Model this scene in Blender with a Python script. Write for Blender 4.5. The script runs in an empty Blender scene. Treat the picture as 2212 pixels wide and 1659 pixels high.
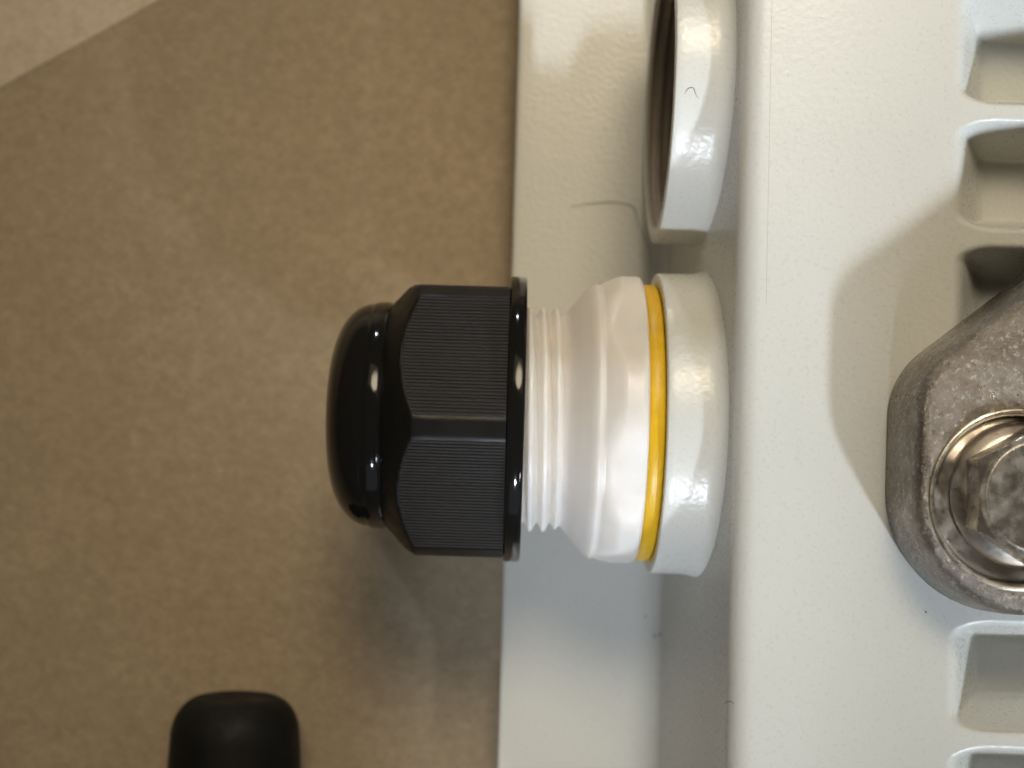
import bpy, bmesh, math, random
from mathutils import Vector, Matrix

sc = bpy.context.scene
col = sc.collection
PI = math.pi
S = 5e-5                      # one modelling unit = 0.05 mm
random.seed(7)

# ------------------------------------------------------------------ camera
FOC, DIST, ROLL = 2950.0, 2950.0, math.radians(1.65)
cd = bpy.data.cameras.new('camera')
cam = bpy.data.objects.new('camera', cd); col.objects.link(cam)
PITCH_CAM = math.radians(2.9)
cam.rotation_euler = (PITCH_CAM, 0, ROLL)
CR3 = cam.rotation_euler.to_matrix()
CPOS = CR3 @ Vector((0, 0, DIST))
cam.location = CPOS * S
cd.sensor_width = 36; cd.lens = 36 * FOC / 2212
cd.clip_start = 0.005; cd.clip_end = 20
cd.dof.use_dof = True
cd.dof.focus_distance = (DIST - 420) * S
cd.dof.aperture_fstop = 26.0
sc.camera = cam

# ------------------------------------------------------------------ world and lamps (indoor light)
w = bpy.data.worlds.new('World'); sc.world = w; w.use_nodes = True
bg = w.node_tree.nodes['Background']
bg.inputs['Color'].default_value = (1.0, 0.83, 0.62, 1); bg.inputs['Strength'].default_value = 0.065

def lamp(name, kind, pos, target, energy, color, **kw):
    l = bpy.data.lights.new(name, kind); l.energy = energy; l.color = color
    for k, v in kw.items(): setattr(l, k, v)
    o = bpy.data.objects.new(name, l); col.objects.link(o)
    o.location = pos
    d = Vector(target) - Vector(pos)
    o.rotation_euler = d.to_track_quat('-Z', 'Y').to_euler()
    return o

# cool window light from below right of the picture
kd = Vector((0.39, -0.70, 0.60)).normalized()
kt = Vector((0.136, 0.0, 0.0))
lamp('window_light', 'SPOT', kt + kd * 0.9, kt, 57.0, (0.85, 0.95, 1.06), shadow_soft_size=0.058,
     spot_size=math.radians(13.2), spot_blend=0.22)
# second cool light from the bottom side, cone shaped to reach flange and gland
bt = Vector((0.0095, -0.004, 0.0))
dl = lamp('flange_spot', 'SPOT', bt + Vector((0.0, -0.75, 0.60)), bt, 58.0, (0.86, 0.94, 1.05), shadow_soft_size=0.025,
     spot_size=math.radians(9.6), spot_blend=0.35)
dl.scale = (0.10, 1.0, 1.0)
# broad dim daylight from the bottom side
lamp('daylight', 'AREA', (0.12, -0.98, 0.44), (0, 0, 0), 0.6, (0.82, 0.93, 1.06), shape='RECTANGLE', size=0.9, size_y=0.6)
# warm room light from the top side, broad
lamp('warm_room_light', 'AREA', (0.22, 0.75, 1.15), (0, 0, 0), 2.0, (1.0, 0.86, 0.66), shape='RECTANGLE', size=1.3, size_y=0.6)
# unseen warm spot from the top side, cone set to darken the lower left
lamp('warm_spot', 'SPOT', (0.02, 0.26, 0.40), (-0.002, 0.034, 0.0), 7.2, (1.0, 0.84, 0.60), shadow_soft_size=0.10,
     spot_size=math.radians(30), spot_blend=1.0)
# small distant lamp, low behind the top side
lamp('far_lamp', 'AREA', (-0.10, 1.0, 0.07), (0, 0, 0), 1.0, (0.92, 0.97, 1.0), shape='DISK', size=0.04)

sc.view_settings.view_transform = 'Standard'
sc.view_settings.look = 'None'
sc.view_settings.exposure = 0.06
sc.view_settings.gamma = 1
sc.view_settings.use_curve_mapping = False
sc.render.engine = 'CYCLES'
sc.cycles.use_denoising = True
sc.cycles.max_bounces = 8

# ------------------------------------------------------------------ helpers
def at(px, py, z):
    """a point of the photograph (2212 px wide) at height z -> place coordinates"""
    d = CR3 @ Vector((px - 1106, 829.5 - py, -FOC))
    t = (z - CPOS.z) / d.z
    q = CPOS + d * t
    return (q.x, q.y, z)

def lvl(x, y, z):
    """measured on a level view -> corrected for the small camera pitch"""
    k = (DIST - z) / FOC
    c, s_ = math.cos(ROLL), math.sin(ROLL)
    dx, dy = (x * c + y * s_) / k, (-x * s_ + y * c) / k
    return at(1106 + dx, 829.5 - dy, z)

def tag(o, label=None, cat=None, group=None, kind=None):
    if label: o['label'] = label
    if cat: o['category'] = cat
    if group: o['group'] = group
    if kind: o['kind'] = kind
    return o

def thing(name, base, label, cat, group=None):
    o = bpy.data.objects.new(name, None); col.objects.link(o)
    o.location = Vector(base) * S
    o.empty_display_size = 0.005
    return tag(o, label, cat, group)

def origin_of(o):
    p = Vector((0, 0, 0))
    while o is not None:
        p += o.location; o = o.parent
    return p

def mesh(name, verts, faces, mat, parent=None, angle=35, smooth=True):
    me = bpy.data.meshes.new(name)
    me.from_pydata([(v[0] * S, v[1] * S, v[2] * S) for v in verts], [], faces)
    bm = bmesh.new(); bm.from_mesh(me)
    bmesh.ops.recalc_face_normals(bm, faces=bm.faces)
    bm.to_mesh(me); bm.free()
    if smooth:
        me.polygons.foreach_set('use_smooth', [True] * len(me.polygons))
        me.set_sharp_from_angle(angle=math.radians(angle))
    me.materials.append(mat)
    o = bpy.data.objects.new(name, me); col.objects.link(o)
    if parent is not None:
        o.parent = parent
        o.location = -origin_of(parent)
    return o

def revolve_x(prof, cy, cz, n=192, rfun=None, close=False, xfun=None):
    """profile [(x, r)] turned round an axis along X through (cy, cz)"""
    V, F = [], []
    for i, (x, r) in enumerate(prof):
        for j in range(n):
            a = 2 * PI * j / n
            rr = rfun(i, x, r, a) if rfun else r
            xx = xfun(i, x, rr, a) if xfun else x
            V.append((xx, cy + rr * math.cos(a), cz + rr * math.sin(a)))
    m = len(prof)
    for i in range(m - 1 if not close else m):
        for j in range(n):
            i2 = (i + 1) % m; j2 = (j + 1) % n
            F.append((i * n + j, i * n + j2, i2 * n + j2, i2 * n + j))
    if not close:
        F.append(tuple(range(n)))
        F.append(tuple((m - 1) * n + j for j in range(n)))
    return V, F

def box(x0, x1, y0, y1, z0, z1):
    V = [(x, y, z) for x in (x0, x1) for y in (y0, y1) for z in (z0, z1)]
    F = [(0, 1, 3, 2), (4, 6, 7, 5), (0, 4, 5, 1), (2, 3, 7, 6), (0, 2, 6, 4), (1, 5, 7, 3)]
    return V, F

def tube(pts, r, n=6, taper=True):
    V, F = [], []
    P = [Vector(p) for p in pts]
    for i, p in enumerate(P):
        t = (P[min(i + 1, len(P) - 1)] - P[max(i - 1, 0)]).normalized()
        u = t.cross(Vector((0.1, 0.2, 1))).normalized(); v = t.cross(u)
        f = 1.0 if not taper else 0.45 + 0.55 * math.sin(PI * (i + 0.5) / len(P))
        for j in range(n):
            a = 2 * PI * j / n
            V.append(tuple(p + (u * math.cos(a) + v * math.sin(a)) * r * f))
    for i in range(len(P) - 1):
        for j in range(n):
            F.append((i * n + j, i * n + (j + 1) % n, (i + 1) * n + (j + 1) % n, (i + 1) * n + j))
    F.append(tuple(range(n))); F.append(tuple((len(P) - 1) * n + j for j in range(n)))
    return V, F

def spline(pts, m=8):
    P = [Vector(p) for p in pts]; out = []
    for i in range(len(P) - 1):
        p0, p1, p2, p3 = P[max(i - 1, 0)], P[i], P[i + 1], P[min(i + 2, len(P) - 1)]
        for k in range(m):
            t = k / m
            out.append(0.5 * ((2 * p1) + (p2 - p0) * t + (2 * p0 - 5 * p1 + 4 * p2 - p3) * t * t + (3 * p1 - p0 - 3 * p2 + p3) * t ** 3))
    out.append(P[-1]); return out

# ------------------------------------------------------------------ materials
class Mat:
    def __init__(s, name):
        s.m = bpy.data.materials.new(name); s.m.use_nodes = True
        s.nt = s.m.node_tree; s.b = s.nt.nodes['Principled BSDF']
        s.tc = s.nt.nodes.new('ShaderNodeTexCoord')
        s.co = s.tc.outputs['Object']
    def noise(s, scale, detail=4, rough=0.55, stretch=None, dist=0.0):
        n = s.nt.nodes.new('ShaderNodeTexNoise')
        n.inputs['Scale'].default_value = scale; n.inputs['Detail'].default_value = detail
        n.inputs['Roughness'].default_value = rough; n.inputs['Distortion'].default_value = dist
        if stretch:
            mp = s.nt.nodes.new('ShaderNodeMapping'); mp.inputs['Scale'].default_value = stretch
            s.nt.links.new(s.co, mp.inputs['Vector']); s.nt.links.new(mp.outputs[0], n.inputs['Vector'])
        else:
            s.nt.links.new(s.co, n.inputs['Vector'])
        return n.outputs['Fac']
    def ramp(s, fac, stops):
        r = s.nt.nodes.new('ShaderNodeValToRGB'); e = r.color_ramp.elements
        while len(e) < len(stops): e.new(0.5)
        for el, (p, c) in zip(e, stops):
            el.position = p; el.color = (*c, 1) if len(c) == 3 else c
        s.nt.links.new(fac, r.inputs['Fac']); return r.outputs['Color']
    def mapr(s, fac, a, b, c, d):
        n = s.nt.nodes.new('ShaderNodeMapRange')
        for k, v in zip((1, 2, 3, 4), (a, b, c, d)): n.inputs[k].default_value = v
        s.nt.links.new(fac, n.inputs[0]); return n.outputs[0]
    def mix(s, fac, a, b, mode='MIX'):
        n = s.nt.nodes.new('ShaderNodeMix'); n.data_type = 'RGBA'; n.blend_type = mode
        for sock, v in ((n.inputs[0], fac), (n.inputs[6], a), (n.inputs[7], b)):
            if hasattr(v, 'links'): s.nt.links.new(v, sock)
            elif isinstance(v, tuple): sock.default_value = (*v, 1)
            else: sock.default_value = v
        return n.outputs[2]
    def bump(s, h, dist, strength=1.0, prev=None):
        n = s.nt.nodes.new('ShaderNodeBump'); n.inputs['Distance'].default_value = dist; n.inputs['Strength'].default_value = strength
        s.nt.links.new(h, n.inputs['Height'])
        if prev is not None: s.nt.links.new(prev, n.inputs['Normal'])
        return n.outputs['Normal']
    def set(s, **kw):
        for k, v in kw.items():
            sock = s.b.inputs[k.replace('_', ' ')]
            if hasattr(v, 'links'): s.nt.links.new(v, sock)
            elif isinstance(v, tuple) and len(v) == 3 and sock.type == 'RGBA': sock.default_value = (*v, 1)
            else: sock.default_value = v
        return s

def m_paint():
    M = Mat('powder_coat_grey')
    big = M.noise(60, 3)
    c = M.ramp(big, [(0.3, (0.615, 0.622, 0.588)), (0.7, (0.65, 0.657, 0.622))])
    n1 = M.bump(M.noise(1700, 1, 0.5), 0.00011, 0.34)
    n2 = M.bump(M.noise(420, 2, 0.5), 0.00006, 0.15, n1)
    M.set(Base_Color=c, Roughness=M.mapr(M.noise(2600, 2), 0.3, 0.7, 0.25, 0.37), Normal=n2)
    return M.m
def m_card(name, a, b, fl):
    M = Mat(name)
    c = M.ramp(M.noise(620, 8, 0.75), [(0.34, tuple(x * 0.90 for x in a)), (0.66, tuple(x * 1.06 for x in b))])
    c = M.mix(M.mapr(M.noise(110, 4, 0.6), 0.35, 0.75, 0.0, 0.45), c, tuple(x * 0.84 for x in a))
    f = M.noise(520, 4, 0.6, (1, 2.4, 1), 0.8)
    c = M.mix(M.mapr(f, 0.56, 0.72, 0.0, 0.55), c, fl)
    g = M.noise(1700, 4, 0.65)
    c = M.mix(M.mapr(g, 0.52, 0.70, 0.0, 0.42), c, tuple(x * 0.70 for x in a))
    sp = M.noise(420, 4, 0.6)
    c = M.mix(M.mapr(sp, 0.68, 0.76, 0.0, 0.55), c, tuple(x * 0.5 for x in a))
    n = M.bump(M.noise(1500, 6, 0.7), 0.00025, 0.7)
    M.set(Base_Color=c, Roughness=0.85, Normal=n); M.b.inputs['Specular IOR Level'].default_value = 0.2
    return M.m
def m_black(name, rough, base=(0.0050, 0.0048, 0.0046), bumpd=0.00003, sc_=3500):
    M = Mat(name)
    n = M.bump(M.noise(sc_, 3), bumpd, 0.5)
    M.set(Base_Color=base, Roughness=M.mapr(M.noise(350, 4), 0.3, 0.7, rough * 0.8, rough * 1.25), Normal=n)
    M.b.inputs['Specular IOR Level'].default_value = 0.27
    return M.m
def m_white():
    M = Mat('white_nylon')
    c = M.ramp(M.noise(260, 4), [(0.3, (0.71, 0.675, 0.635)), (0.7, (0.77, 0.74, 0.70))])
    n = M.bump(M.noise(900, 4, 0.6), 0.00005, 0.5)
    M.set(Base_Color=c, Roughness=M.mapr(M.noise(700, 3), 0.3, 0.7, 0.3, 0.5), Normal=n,
          Subsurface_Weight=0.8, Subsurface_Radius=(0.0024, 0.0020, 0.0016))
    M.b.inputs['Subsurface Scale'].default_value = 1.0
    return M.m
def m_yellow():
    M = Mat('yellow_rubber')
    c = M.ramp(M.noise(800, 4), [(0.3, (0.66, 0.39, 0.010)), (0.7, (0.73, 0.455, 0.014))])
    M.set(Base_Color=c, Roughness=0.38, Normal=M.bump(M.noise(2500, 3), 0.00004, 0.5))
    return M.m
def m_cast():
    M = Mat('cast_metal')
    big = M.noise(260, 6, 0.7)
    c = M.ramp(big, [(0.25, (0.14, 0.120, 0.102)), (0.5, (0.28, 0.245, 0.212)), (0.75, (0.46, 0.43, 0.395))])
    fl = M.noise(2200, 4, 0.7)
    c = M.mix(M.mapr(fl, 0.56, 0.70, 0.0, 0.65), c, (0.86, 0.84, 0.81))
    dk = M.noise(900, 5, 0.7)
    c = M.mix(M.mapr(dk, 0.56, 0.70, 0.0, 0.5), c, (0.075, 0.058, 0.045))
    n1 = M.bump(M.noise(1500, 5, 0.7), 0.00032, 0.85)
    n2 = M.bump(M.noise(500, 3, 0.6), 0.00022, 0.30, n1)
    M.set(Base_Color=c, Metallic=1.0, Roughness=M.mapr(M.noise(1100, 4), 0.3, 0.7, 0.24, 0.46), Normal=n2)
    return M.m
def m_steel(name, rough, c0, c1, bd=0.00006, ns=400):
    M = Mat(name)
    c = M.ramp(M.noise(ns, 5, 0.6), [(0.3, c0), (0.7, c1)])
    n = M.bump(M.noise(700, 4, 0.6), bd, 0.5)
    M.set(Base_Color=c, Metallic=1.0, Roughness=M.mapr(M.noise(900, 4), 0.3, 0.7, rough * 0.7, rough * 1.4), Normal=n)
    return M.m
def m_plain(name, c, r, metal=0.0):
    M = Mat(name)
    cc = M.ramp(M.noise(1200, 3), [(0.3, tuple(x * 0.85 for x in c)), (0.7, c)])
    M.set(Base_Color=cc, Roughness=r, Metallic=metal); return M.m

PAINT = m_paint()
CARD = m_card('brown_cardboard', (0.352, 0.279, 0.190), (0.416, 0.335, 0.231), (0.46, 0.376, 0.267))
CARD2 = m_card('lit_cardboard', (0.56, 0.465, 0.345), (0.64, 0.54, 0.41), (0.68, 0.58, 0.44))  # same cardboard with the brighter light put into its colour
NUT = m_black('black_nylon', 0.42)
RIB = m_black('black_nylon_ribs', 0.34, (0.031, 0.030, 0.031), 0.00008, 1800)
GLOSS = m_black('black_nylon_gloss', 0.08, (0.008, 0.0078, 0.0075), 0.00002, 500)
CAPM = m_black('matte_black_plastic', 0.6)
WHITE, YELLOW, CAST = m_white(), m_yellow(), m_cast()
STEEL = m_steel('stainless_steel', 0.26, (0.74, 0.70, 0.64), (0.88, 0.85, 0.80))
RIMST = m_steel('machined_rim', 0.28, (0.80, 0.74, 0.62), (0.92, 0.88, 0.78))
DARKST = m_steel('dull_steel', 0.34, (0.40, 0.37, 0.335), (0.58, 0.54, 0.50))
ROUGHST = m_steel('rough_steel', 0.42, (0.46, 0.41, 0.35), (0.66, 0.61, 0.54), 0.00014, 1500)
BORE = m_plain('bare_bore_metal', (0.42, 0.36, 0.30), 0.5, 0.3)
DARK = m_plain('unlit_depth_black', (0.02, 0.018, 0.016), 0.8)
HAIR = m_plain('dark_fibre', (0.06, 0.045, 0.035), 0.6)
SEAM = m_plain('seam_grey', (0.48, 0.475, 0.42), 0.6)

# ------------------------------------------------------------------ the surface below
ZD = -620
V, F = box(-12000, 12000, -12000, 12000, ZD - 60, ZD)
tag(mesh('tabletop', V, F, CARD, smooth=False), 'brown kraft cardboard surface under everything', kind='structure')

p0, p1 = Vector(at(345, 0, ZD)), Vector(at(0, 190, ZD))  # added sheet: its pale colour paints the lit corner beyond a shadow edge
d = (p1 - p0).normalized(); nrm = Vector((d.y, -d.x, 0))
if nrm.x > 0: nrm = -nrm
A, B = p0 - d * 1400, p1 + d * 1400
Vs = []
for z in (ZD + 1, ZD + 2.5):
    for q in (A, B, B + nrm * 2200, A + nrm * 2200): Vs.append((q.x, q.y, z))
o = mesh('lit_corner_sheet', Vs, [(0, 1, 2, 3), (4, 5, 6, 7), (0, 1, 5, 4), (1, 2, 6, 5), (2, 3, 7, 6), (3, 0, 4, 7)], CARD2, smooth=False)
tag(o, 'added pale sheet standing for the lit cardboard in the upper left corner', 'cardboard')

# ------------------------------------------------------------------ the enclosure
ENC = thing('outdoor_radio_enclosure', (600, 0, ZD), 'pale grey powder coated metal enclosure with side bosses and recessed top', 'enclosure')
Y0, Y1 = -1420, 1500
XR = 1560
ZP, ZT = -400, 410
def wall_x(z): return 370 + 48 * (z + 380) / 750

# base plate: extruded section
sec = [(-4, ZP - 70), (-9, ZP - 62), (-9, ZP - 9), (-7, ZP - 4), (-2, ZP - 1), (4, ZP)]
sec += [(60, ZP), (140, ZP + 1), (230, ZP + 2)]
R = 78; cx, cz = wall_x(ZP + R) - R, ZP + R
for k in range(0, 13):
    a = -PI / 2 + (PI / 2 - 0.06) * k / 12
    sec.append((cx + R * math.cos(a), cz + 2 * (1 - k / 12) + R * math.sin(a)))
sec += [(XR - 80, ZP + 60), (XR - 80, ZP - 70)]
V, F = [], []
n = len(sec)
for y in (Y0, Y1):
    for x, z in sec: V.append((x, y, z))
for i in range(n):
    F.append((i, (i + 1) % n, n + (i + 1) % n, n + i))
F.append(tuple(range(n))); F.append(tuple(range(n, 2 * n)))
mesh('base_flange', V, F, PAINT, ENC)
V, F = box(90, XR - 120, Y0 + 90, Y1 - 90, ZD, ZP - 70)
mesh('lower_tub', V, F, PAINT, ENC, smooth=False)

# side wall with rounded shoulder
Rr = 46
zs = ZT - Rr
sec = [(wall_x(ZP + 40) + 2, ZP + 40), (wall_x(ZP + R + 3), ZP + R + 3)]
sec += [(wall_x(z), z) for z in (-200, 0, 200, zs - 20)]
ctr = (wall_x(zs) + Rr, zs)
for k in range(0, 13):
    a = PI - (PI / 2) * k / 12
    sec.append((ctr[0] + Rr * math.cos(a), ctr[1] + Rr * math.sin(a)))
XS = sec[-1][0]
wall_sec = sec
NY = 60
V, F = [], []
for j in range(NY + 1):
    y = Y0 + (Y1 - Y0) * j / NY
    for x, z in sec: V.append((x, y, z))
n = len(sec)
for j in range(NY):
    for i in range(n - 1):
        F.append((j * n + i, j * n + i + 1, (j + 1) * n + i + 1, (j + 1) * n + i))
mesh('side_wall', V, F, PAINT, ENC, angle=60)
# end and far walls
for nm, yy in (('end_wall', Y0), ('end_wall', Y1)):
    V = [(x, yy, z) for x, z in sec] + [(XR, yy, ZT), (XR, yy, ZP + 40)]
    mesh(nm, V, [tuple(range(len(V)))], PAINT, ENC, smooth=False)
mesh('far_wall', [(XR, Y0, ZP), (XR, Y1, ZP), (XR, Y1, ZT), (XR, Y0, ZT)], [(0, 1, 2, 3)], PAINT, ENC, smooth=False)

# top cover as a cast height field with a row of deep pockets
PX0, PX1 = 812, 1510
PITCH, PH = 233.0, 209.0
pockets = [(lvl(900, 518 + PITCH * k - PH, 410)[1], lvl(900, 518 + PITCH * k, 410)[1]) for k in range(-7, 4)]
DEP, RUNX, RUNY, CR = 155.0, 118.0, 50.0, 36.0
def ss(t):
    t = max(0.0, min(1.0, t)); return t * t * (3 - 2 * t)
def wallprof(t):
    # rounded lip, straight sloping wall, rounded foot
    if t <= 0: return 0.0
    if t >= 1: return 1.0
    e = 0.30
    def integ(u):
        if u < e: return u * u / (2 * e)
        if u > 1 - e: return (1 - e) - (1 - u) ** 2 / (2 * e)
        return u - e / 2
    return integ(t) / (1 - e)
def pocket_depth(x, y, ya, yb):
    # distance inwards, sides scaled so that the left wall is the gentler one
    hx, hy = (PX1 - PX0) / 2 * RUNY / RUNX, (yb - ya) / 2
    qx = abs(x - (PX0 + PX1) / 2) * RUNY / RUNX - hx + CR
    qy = abs(y - (ya + yb) / 2) - hy + CR
    dd = min(max(qx, qy), 0) + math.hypot(max(qx, 0), max(qy, 0)) - CR
    return wallprof(-dd / RUNY)
xs = [XS + (PX0 - 16 - XS) * k / 14 for k in range(15)]
x = PX0 - 12
while x < PX0 + 112: xs.append(x); x += 4
while x < PX1 - 100: xs.append(x); x += 24
while x < PX1 + 10: xs.append(x); x += 8
xs += [PX1 + 14, XR]
ys = []
y = Y0
edges = sorted([Y0, Y1] + [e for p in pockets for e in (p[0] - 4, p[1] + 4)])
for a, b in zip(edges[:-1], edges[1:]):
    m = max(1, int(round((b - a) / 4.2))) if (b - a) < 300 and a > Y0 else max(1, int((b - a) / 30))
    for k in range(m): ys.append(a + (b - a) * k / m)
ys.append(Y1)
def top_z(x, y):
    z = ZT
    t = (x - XS) / (PX0 - XS)
    z += 7 * math.sin(max(0, min(1, t)) * PI / 2)
    return z
H = []
for yy in ys:
    row = []
    pk = next((p for p in pockets if p[0] - 4 <= yy <= p[1] + 4), None)
    for xx in xs:
        dpt = pocket_depth(xx, yy, *pk) if pk and xx > PX0 - 5 else 0.0
        row.append(top_z(xx, yy) - DEP * dpt)
    H.append(row)
nx = len(xs)
def patch(name, jr, ir):
    vm, V, F = {}, [], []
    def vi(j, i):
        if (j, i) not in vm:
            vm[(j, i)] = len(V); V.append((xs[i], ys[j], H[j][i]))
        return vm[(j, i)]
    for j, i in ((j, i) for j in jr for i in ir(j)):
        F.append((vi(j, i), vi(j, i + 1), vi(j + 1, i + 1), vi(j + 1, i)))
    return mesh(name, V, F, PAINT, ENC, angle=70)
pi0 = next(i for i, v in enumerate(xs) if v >= PX0 - 8.1)
pi1 = next(i for i, v in enumerate(xs) if v >= PX1 + 13)
inp = []
for j in range(len(ys) - 1):
    ym = (ys[j] + ys[j + 1]) / 2
    inp.append(next((k for k, p in enumerate(pockets) if p[0] - 4 <= ym <= p[1] + 4), None))
patch('top_cover', range(len(ys) - 1), lambda j: (list(range(nx - 1)) if inp[j] is None else list(range(pi0)) + list(range(pi1, nx - 1))))
for k, p in enumerate(pockets):
    if p[1] < -780 - PITCH or p[0] > 800: pass
    jr = [j for j in range(len(ys) - 1) if inp[j] == k]
    if jr: patch('recessed_pocket', jr, lambda j: range(pi0, pi1))

# fine parting line on the shoulder
xq = XS + 6
V, F = box(xq, xq + 0.8, 140, Y1 - 4, ZT - 2, ZT + 0.6)
mesh('parting_line', V, F, SEAM, ENC, smooth=False)  # thin strip in a slightly darker grey than the coat

# bosses
XF, RB, RH = 302.0, 321.0, 284.0
GY, UY = -75.0, lvl(310, 338, 0)[1] + 299
def boss(cy):
    prof = [(XF, RB - 3.5), (XF + 1, RB - 1.2), (XF + 3.5, RB), (XF + 20, RB), (XF + 35, RB + .5)]
    tail = [(-34, RB + 1), (-22, RB + 2.5), (-13, RB + 6), (-6, RB + 11), (-1.5, RB + 17), (1.5, RB + 22), (5, RB + 23)]
    k0 = len(prof)
    allp = [(XF + 1.5, RH + 6), (XF, RH + 9)] + prof + tail
    k0 += 2
    def xf(i, x, r, a):
        if i < k0: return x
        return wall_x(max(-345, min(345, r * math.sin(a)))) + x
    def rfl(i, x, r, a):
        return r if i < k0 else RB + (r - RB) * (0.25 + 0.75 * max(0.0, math.sin(a)))
    n = 192
    V, F = revolve_x(allp, cy, 0, n, xfun=xf, rfun=rfl)
    F = F[:-2]
    b = mesh('cable_boss', V, F, PAINT, ENC, angle=50)
    # threaded bore: a helix cut in bare metal
    pr = []
    xx = XF + 1.5
    while xx < 372: pr.append((xx, RH)); xx += 2.2
    pitch = 26.0
    def rf(i, x, r, a):
        ph = ((x - XF) / pitch - a / (2 * PI)) % 1.0
        t = abs(ph * 2 - 1)
        e = min(1.0, i / 3)
        return r + 6 * (1 - e) + e * (5 - 12 * (1 - t) ** 1.3)
    V, F = revolve_x(pr, cy, 0, n, rfun=rf)
    F = F[:-2]
    mesh('bore_thread', V, F, BORE, b, angle=60)
    V, F = revolve_x([(366, RH - 4), (368, RH - 4)], cy, 0, 64)
    mesh('bore_dark_disc', V, F, DARK, b, smooth=False)  # black disc added as the unlit depth, the wall behind is uncut
    return b
b1 = boss(GY)
b2 = boss(UY); b2['label'] = 'upper boss with empty threaded hole'

# ------------------------------------------------------------------ cable gland screwed into the lower boss
def hexr(a, apo, corner):
    t = (a - corner) % (PI / 3) - PI / 6
    return apo / math.cos(t)
def arc_pts(cx_, cr_, rx, rr, a0, a1, n):
    return [(cx_ + rx * math.cos(a0 + (a1 - a0) * k / n), cr_ + rr * math.sin(a0 + (a1 - a0) * k / n)) for k in range(n + 1)]

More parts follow.
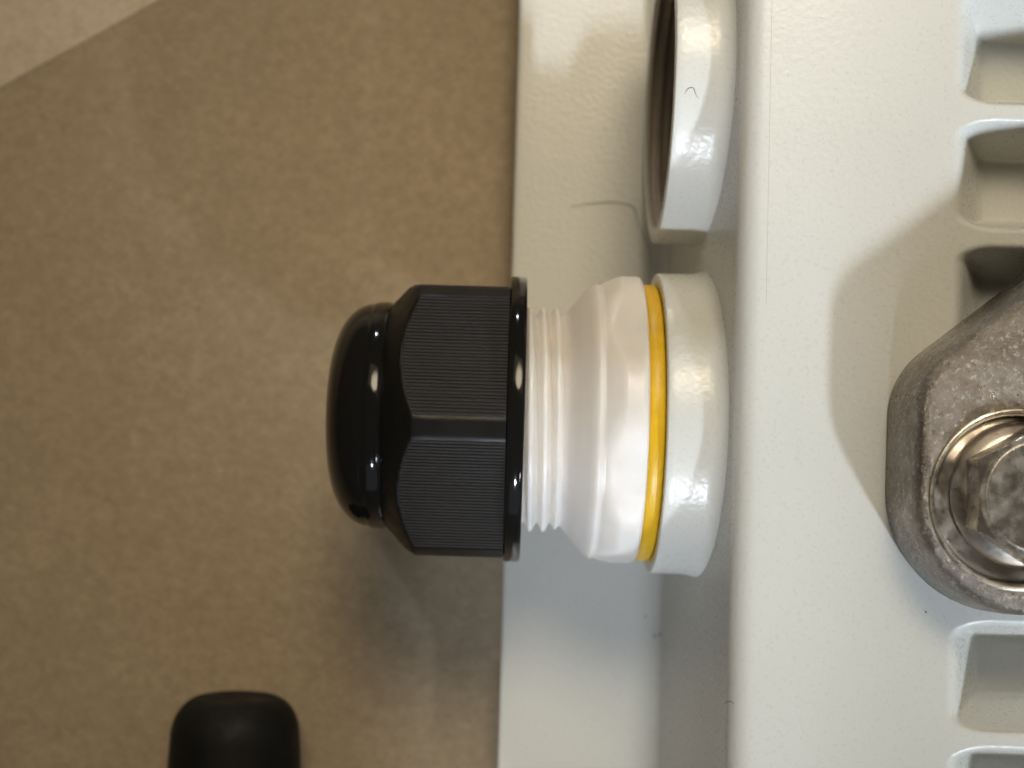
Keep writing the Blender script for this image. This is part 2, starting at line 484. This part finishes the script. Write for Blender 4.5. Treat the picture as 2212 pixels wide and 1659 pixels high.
def gland(root, cy, cz):
    NH = 360
    corner = math.radians(95.5)
    APO, CLIP = 277.0, 309.0
    # hexagonal nut body with a cone chamfer towards the dome
    def cone(x): return 309 + (x + 193) * 1.06 if x < -193 else 1e9
    prof = [(x, 1) for x in [-262, -258, -252, -246, -240, -235, -230, -226, -222, -218, -214, -210, -206, -202, -198, -194, -190, -170, -100, -60, -9]]
    def rf(i, x, r, a):
        h = min(hexr(a, APO, corner), CLIP)
        c = cone(x)
        # soft minimum rounds the chamfer edge
        k = 3.0
        d_ = h - c
        if abs(d_) < k: return min(h, c) - (k - abs(d_)) ** 2 / (4 * k)
        return min(h, c)
    V, F = revolve_x(prof, cy, cz, NH, rfun=rf)
    nut = mesh('clamping_nut', V, F, NUT, root, angle=28)
    # collar
    prof = [(-9, 270), (-9, 300), (-7.5, 304), (-4, 306), (20, 306), (24, 305), (26.5, 302), (27, 296), (27, 240)]
    V, F = revolve_x(prof, cy, cz, 192)
    mesh('collar', V, F, GLOSS, nut, angle=50)
    # dome
    prof = [(-250, 225), (-256, 236), (-262, 242), (-268, 244), (-288, 243), (-293, 242), (-295.5, 240.2), (-298, 239)]
    prof += [(x, r) for x, r in arc_pts(-298, 105, -86, 134, PI / 2, 0.0, 28)][1:]
    prof += [(-382, 100), (-377, 94), (-365, 91), (-330, 90)]
    V, F = revolve_x(prof, cy, cz, 192)
    mesh('dome', V, F, GLOSS, nut, angle=40)
    # grip ribs, one by one, on the flats
    rv = []
    prof2 = [(-2.9, -2.0), (-1.9, 2.0), (-0.7, 3.3), (0.7, 3.3), (1.9, 2.0), (2.9, -2.0)]
    rme = bpy.data.meshes.new('grip_rib')
    vv = [(x * S if False else x, y * S, z * S) for x in (0.0, 1.0) for y, z in prof2]
    m_ = len(prof2)
    ff = [(i, i + 1, m_ + i + 1, m_ + i) for i in range(m_ - 1)] + [tuple(range(m_)), tuple(range(m_, 2 * m_))]
    rme.from_pydata(vv, [], ff); rme.materials.append(RIB)
    org = origin_of(nut)
    for f_ in range(6):
        ang = corner + PI / 6 + f_ * PI / 3
        if math.sin(ang) < -0.2: continue
        half = math.sqrt(CLIP ** 2 - APO ** 2) - 4
        nr = 35
        for q in range(nr):
            t = -half + 2 * half * (q + 0.5) / nr
            r = math.hypot(APO, t)
            xs_ = -193 - (309 - r) / 1.06 + 5 + random.uniform(0, 2.5)
            xe = -10.0
            o = bpy.data.objects.new('grip_rib', rme); col.objects.link(o); o.parent = nut
            tx = Vector((0, -math.sin(ang), math.cos(ang))); nx_ = Vector((0, math.cos(ang), math.sin(ang)))
            pos = Vector((xs_, cy, cz)) + nx_ * (APO + random.uniform(-0.35, 0.3)) + tx * (t + random.uniform(-.3, .3))
            o.location = pos * S - Vector((0, 0, 0)) - (org - nut.location) - nut.location
            # local z -> outward normal, local y -> tangent
            M3 = Matrix((Vector((1, 0, 0)), -tx, nx_)).transposed()
            o.rotation_euler = M3.to_euler()
            o.scale = ((xe - xs_) * S, 1, 1)
    # white threaded body
    prof = [(10, 1)]
    x = 20.0
    while x < 268: prof.append((x, 1)); x += 2.0
    prof.append((268.5, 1)); prof.append((270, 0.99))
    hc = math.radians(81)
    def env(x):
        pts = [(10, 220), (100, 220), (106, 223), (112, 230), (138, 261), (161, 285), (168, 291), (174, 294.5), (180, 293.5), (185, 293.5), (191, 298), (200, 303.5), (210, 309), (218, 313), (225, 315.5), (256, 316), (262, 314), (266, 310), (268.5, 304), (270, 297)]
        for (a, ra), (b, rb) in zip(pts[:-1], pts[1:]):
            if x <= b: return ra + (rb - ra) * (x - a) / (b - a)
        return pts[-1][1]
    def rf2(i, x, r, a):
        e = env(x)
        if x < 112:
            ph = (x / 28.5 + 0.35 - a / (2 * PI)) % 1.0
            t = abs(ph * 2 - 1)
            fade = ss((112 - x) / 18)
            return e + fade * 20 * max(0, min(1, (1 - t) * 1.35)) ** 1.15
        if x > 186:
            h = hexr(a, 296, hc)
            k = 12.0; d_ = h - e
            if abs(d_) < k: return min(h, e) - (k - abs(d_)) ** 2 / (4 * k)
            return min(h, e)
        return e
    V, F = revolve_x(prof, cy, cz, 288, rfun=rf2)
    mesh('threaded_body', V, F, WHITE, root, angle=60)
    # yellow sealing ring
    prof = []
    for k in range(20):
        a = 2 * PI * k / 20
        ca, sa = math.cos(a), math.sin(a)
        prof.append((285.5 + 17.0 * math.copysign(abs(ca) ** 0.55, ca), 280 + 16.5 * math.copysign(abs(sa) ** 0.7, sa)))
    V, F = revolve_x(prof, cy, cz, 192, close=True)
    mesh('sealing_ring', V, F, YELLOW, root, angle=60)

G = thing('cable_gland', (0, GY, -300), 'large cable gland with black domed nut, white threaded body and yellow ring', 'cable gland')
gland(G, GY, 0)

# ------------------------------------------------------------------ small black gland lying on the cardboard
SG = thing('cable_gland', (-660, -1050, ZD), 'small black rounded cap lying on cardboard at the lower left', 'cable gland')
sx, sy, _ = at(512, 1505, ZD + 185)
def rev_y(prof, cx_, cz_, n=96, rfun=None):
    V, F = revolve_x([(y, r) for y, r in prof], 0, 0, n, rfun=rfun)
    return [(cx_ + v[1], v[0], cz_ + v[2]) for v in V], F
prof = [(sy + 1, 6), (sy + 1, 40), (sy, 84)] + [(sy - 95 + 95 * math.cos(t), 84 + 72 * math.sin(t)) for t in [PI / 2 * k / 16 for k in range(1, 17)]] + [(sy - 130, 158), (sy - 200, 161), (sy - 215, 158)]
V, F = rev_y(prof, sx, ZD + 185)
mesh('dome', V, F, CAPM, SG, angle=40)
prof = [(sy - 205, 165), (sy - 212, 172), (sy - 230, 190), (sy - 400, 200), (sy - 404, 150)]
V, F = rev_y(prof, sx, ZD + 185, 180, rfun=lambda i, x, r, a: min(r, hexr(a, 184, 0.0)))
mesh('clamping_nut', V, F, NUT, SG, angle=28)
prof = [(sy - 400, 150), (sy - 420, 150), (sy - 560, 150), (sy - 562, 120)]
V, F = rev_y(prof, sx, ZD + 185, 96)
mesh('threaded_body', V, F, NUT, SG, angle=40)

# ------------------------------------------------------------------ cast bracket on the cover
ZB = ZT + 8
BR = thing('mounting_bracket', (950, -150, ZB), 'rough grey cast metal mounting bracket lying on the enclosure top', 'bracket')
def roundpoly(pts, n=14):
    out = []
    m = len(pts)
    for i in range(m):
        p = Vector(pts[i][:2]); r = pts[i][2]
        a = (Vector(pts[i - 1][:2]) - p).normalized(); b = (Vector(pts[(i + 1) % m][:2]) - p).normalized()
        if r <= 0: out.append(p); continue
        th = a.angle(b) / 2
        L = r / math.tan(th)
        c = p + (a + b).normalized() * (r / math.sin(th))
        s_, e_ = p + a * L - c, p + b * L - c
        a0 = math.atan2(s_.y, s_.x); a1 = math.atan2(e_.y, e_.x)
        dl = (a1 - a0 + PI) % (2 * PI) - PI
        for k in range(n + 1):
            t = a0 + dl * k / n
            out.append(c + Vector((math.cos(t), math.sin(t))) * r)
    return out
outline = roundpoly([(*lvl(x_, y_, 418)[:2], r_) for x_, y_, r_ in ((697, 34, 150), (697, -397, 215), (1500, -397, 60), (1500, 480, 60), (1250, 480, 120))])
# subdivide long straight runs
ol = []
for i, p in enumerate(outline):
    q = outline[(i + 1) % len(outline)]
    L = (q - p).length; k = max(1, int(L / 30))
    for j in range(k): ol.append(p + (q - p) * j / k)
m = len(ol)
area = sum(ol[i].x * ol[(i + 1) % m].y - ol[(i + 1) % m].x * ol[i].y for i in range(m))
if area < 0: ol.reverse()
nr = []
for i in range(m):
    t = (ol[(i + 1) % m] - ol[i - 1]).normalized(); nr.append(Vector((-t.y, t.x)))
BH = 158
rings = [(4, 0), (0, 5), (5, 85), (10, 132), (13, 143), (17, 150), (23, 155.5), (31, BH)]
V, F = [], []
for off, z in rings:
    for i in range(m):
        q = ol[i] + nr[i] * off
        V.append((q.x, q.y, ZB + z))
for k in range(len(rings) - 1):
    for i in range(m):
        F.append((k * m + i, k * m + (i + 1) % m, (k + 1) * m + (i + 1) % m, (k + 1) * m + i))
F.append(tuple(range(m)))
CBX, CBY = lvl(888, -176, 570)[:2]; CBR = 158.0
nh = 120
hole0 = len(V)
for i in range(nh):
    a = 2 * PI * i / nh
    V.append((CBX + CBR * math.cos(a), CBY + CBR * math.sin(a), ZB + BH))
me = bpy.data.meshes.new('tmp')
top0 = (len(rings) - 1) * m
# cap between outline top ring and counterbore
bm = bmesh.new()
bv = [bm.verts.new(v) for v in V[top0:top0 + m]]
hv = [bm.verts.new(v) for v in V[hole0:hole0 + nh]]
es = [bm.edges.new((bv[i], bv[(i + 1) % m])) for i in range(m)] + [bm.edges.new((hv[i], hv[(i + 1) % nh])) for i in range(nh)]
res = bmesh.ops.triangle_fill(bm, edges=es, use_beauty=True, use_dissolve=False)
bm.verts.index_update()
for f in bm.faces:
    F.append(tuple(top0 + v.index if v.index < m else hole0 + v.index - m for v in f.verts))
bm.free()
plate = mesh('bracket_plate', V, F, CAST, BR, angle=45)
prof = [(ZB + BH - 1, CBR + 0.5), (ZB + BH + 2.5, CBR - 1), (ZB + BH + 3.5, CBR - 4), (ZB + BH + 2, CBR - 8), (ZB + BH - 4, CBR - 11), (ZB + BH - 8, CBR - 12)]
def rev_z(prof, cx_, cy_, n=160, rfun=None, caps=True):
    V, F = revolve_x(prof, 0, 0, n, rfun=rfun)
    if not caps: F = F[:-2]
    return [(cx_ + v[1], cy_ + v[2], v[0]) for v in V], F
V, F = rev_z(prof, CBX, CBY, caps=False)
mesh('counterbore_rim', V, F, RIMST, plate, angle=70)
prof = [(ZB + BH - 7, CBR - 11.5), (ZB + BH - 30, CBR - 13), (ZB + BH - 36, CBR - 17), (ZB + BH - 38, CBR - 26), (ZB + BH - 38, 20)]
V, F = rev_z(prof, CBX, CBY, caps=False)
mesh('counterbore', V, F, DARKST, plate, angle=50)

# ------------------------------------------------------------------ hex bolt in the counterbore
BX, BY = lvl(905, -168, 590)[:2]
zf = ZB + BH - 38
BO = thing('hex_bolt', (BX, BY, zf), 'steel hex flange bolt seated in the round recess of the bracket', 'bolt')
prof = [(zf + 0.5, 122), (zf + 3, 127), (zf + 7, 128), (zf + 11, 126), (zf + 14, 121), (zf + 20, 112), (zf + 24, 104), (zf + 25, 60)]
V, F = rev_z(prof, BX, BY)
mesh('flange', V, F, DARKST, BO, angle=40)
APB = 104.0
hz = [zf + 20, zf + 40, zf + 60, zf + 74] + [zf + 75 + k for k in range(16)]
def hb(i, x, r, a):
    h = min(hexr(a, APB, math.radians(30)), 119.4)
    t = x - (zf + 74)
    c = 1e9 if t <= 0 else 122 - t * 1.15
    return min(h, c)
V, F = rev_z([(z, 1) for z in hz], BX, BY, 240, rfun=hb)
head = mesh('hex_head', V, F, STEEL, BO, angle=25)
prof = [(zf + 89.5, 96), (zf + 91, 95), (zf + 91.5, 93), (zf + 88, 90), (zf + 86, 86), (zf + 86.5, 60), (zf + 86.8, 5)]
V, F = rev_z(prof, BX, BY)
mesh('head_recess', V, F, ROUGHST, head, angle=50)

# ------------------------------------------------------------------ hairs and dust
def hair(pts, r, label):
    o = mesh('hair_strand', *tube(spline(pts), r), HAIR)
    return tag(o, label, 'hair')
zp = ZP + 4
hair([at(1232, 446, zp), at(1270, 440, zp), at(1320, 437, zp), at(1350, 440, zp), at(1368, 447, zp + 8), at(1376, 466, zp + 26), at(1384, 492, zp + 60), at(1394, 520, zp + 75), at(1404, 545, zp + 90), at(1405, 575, zp + 95)], 1.0,
     'long dark curved hair lying on the flange between the two bosses')
def on_boss(px, py, cy):
    # height of the boss surface under a picture point
    z = 300
    for _ in range(20):
        x_, y_, _z = at(px, py, z)
        z = math.sqrt(max(1, RB ** 2 - (y_ - cy) ** 2)) + 1.0
    return at(px, py, z)
hair([on_boss(px, py, UY) for px, py in ((1480, 203), (1484, 194), (1492, 189), (1499, 191), (1501, 199), (1504, 206), (1509, 212))], 0.6,
     'tiny curled hair stuck on the upper boss')
hair([at(1566, 1520, ZT - 16), at(1572, 1516, ZT - 9), at(1580, 1516, ZT - 4), at(1586, 1521, ZT - 1)], 0.7, 'tiny curled fibre on the enclosure edge near the bottom')

def speck(px, py, z, r, label):
    c = at(px, py, z)
    V, F = [], []
    bm = bmesh.new(); bmesh.ops.create_icosphere(bm, subdivisions=1, radius=1)
    for v in bm.verts:
        q = v.co * (r * random.uniform(0.6, 1.2)); V.append((c[0] + q.x * 1.25, c[1] + q.y, c[2] + q.z * 0.4))
    F = [tuple(v.index for v in f.verts) for f in bm.faces]; bm.free()
    tag(mesh('dust_speck', V, F, HAIR), label, 'speck', 'dark specks on the grey enclosure')
def on_wall(px, py):
    z = -200
    for _ in range(30):
        lo = at(px, py, z)
        z += (lo[0] - wall_x(z)) * 3 if False else 0
    # march down the line of sight until it meets the wall
    z = 400
    while z > -330 and at(px, py, z)[0] < wall_x(z): z -= 2
    while z > -330 and at(px, py, z)[0] > wall_x(z) + 0: z -= 1
    return z + 1
speck(1466, 1246, on_wall(1466, 1246), 4.5, 'round dark speck on the wall just under the lower boss')
speck(1396, 1331, ZP + 14, 4, 'small dark speck on the flange below the lower boss')
speck(1414, 1374, ZP + 40, 3, 'left one of two dark specks low on the wall')
speck(1426, 1370, ZP + 60, 3, 'right one of two dark specks low on the wall')
speck(2000, 1322, ZT + 8, 1.8, 'tiny dark speck on the cover left of the lower pocket')
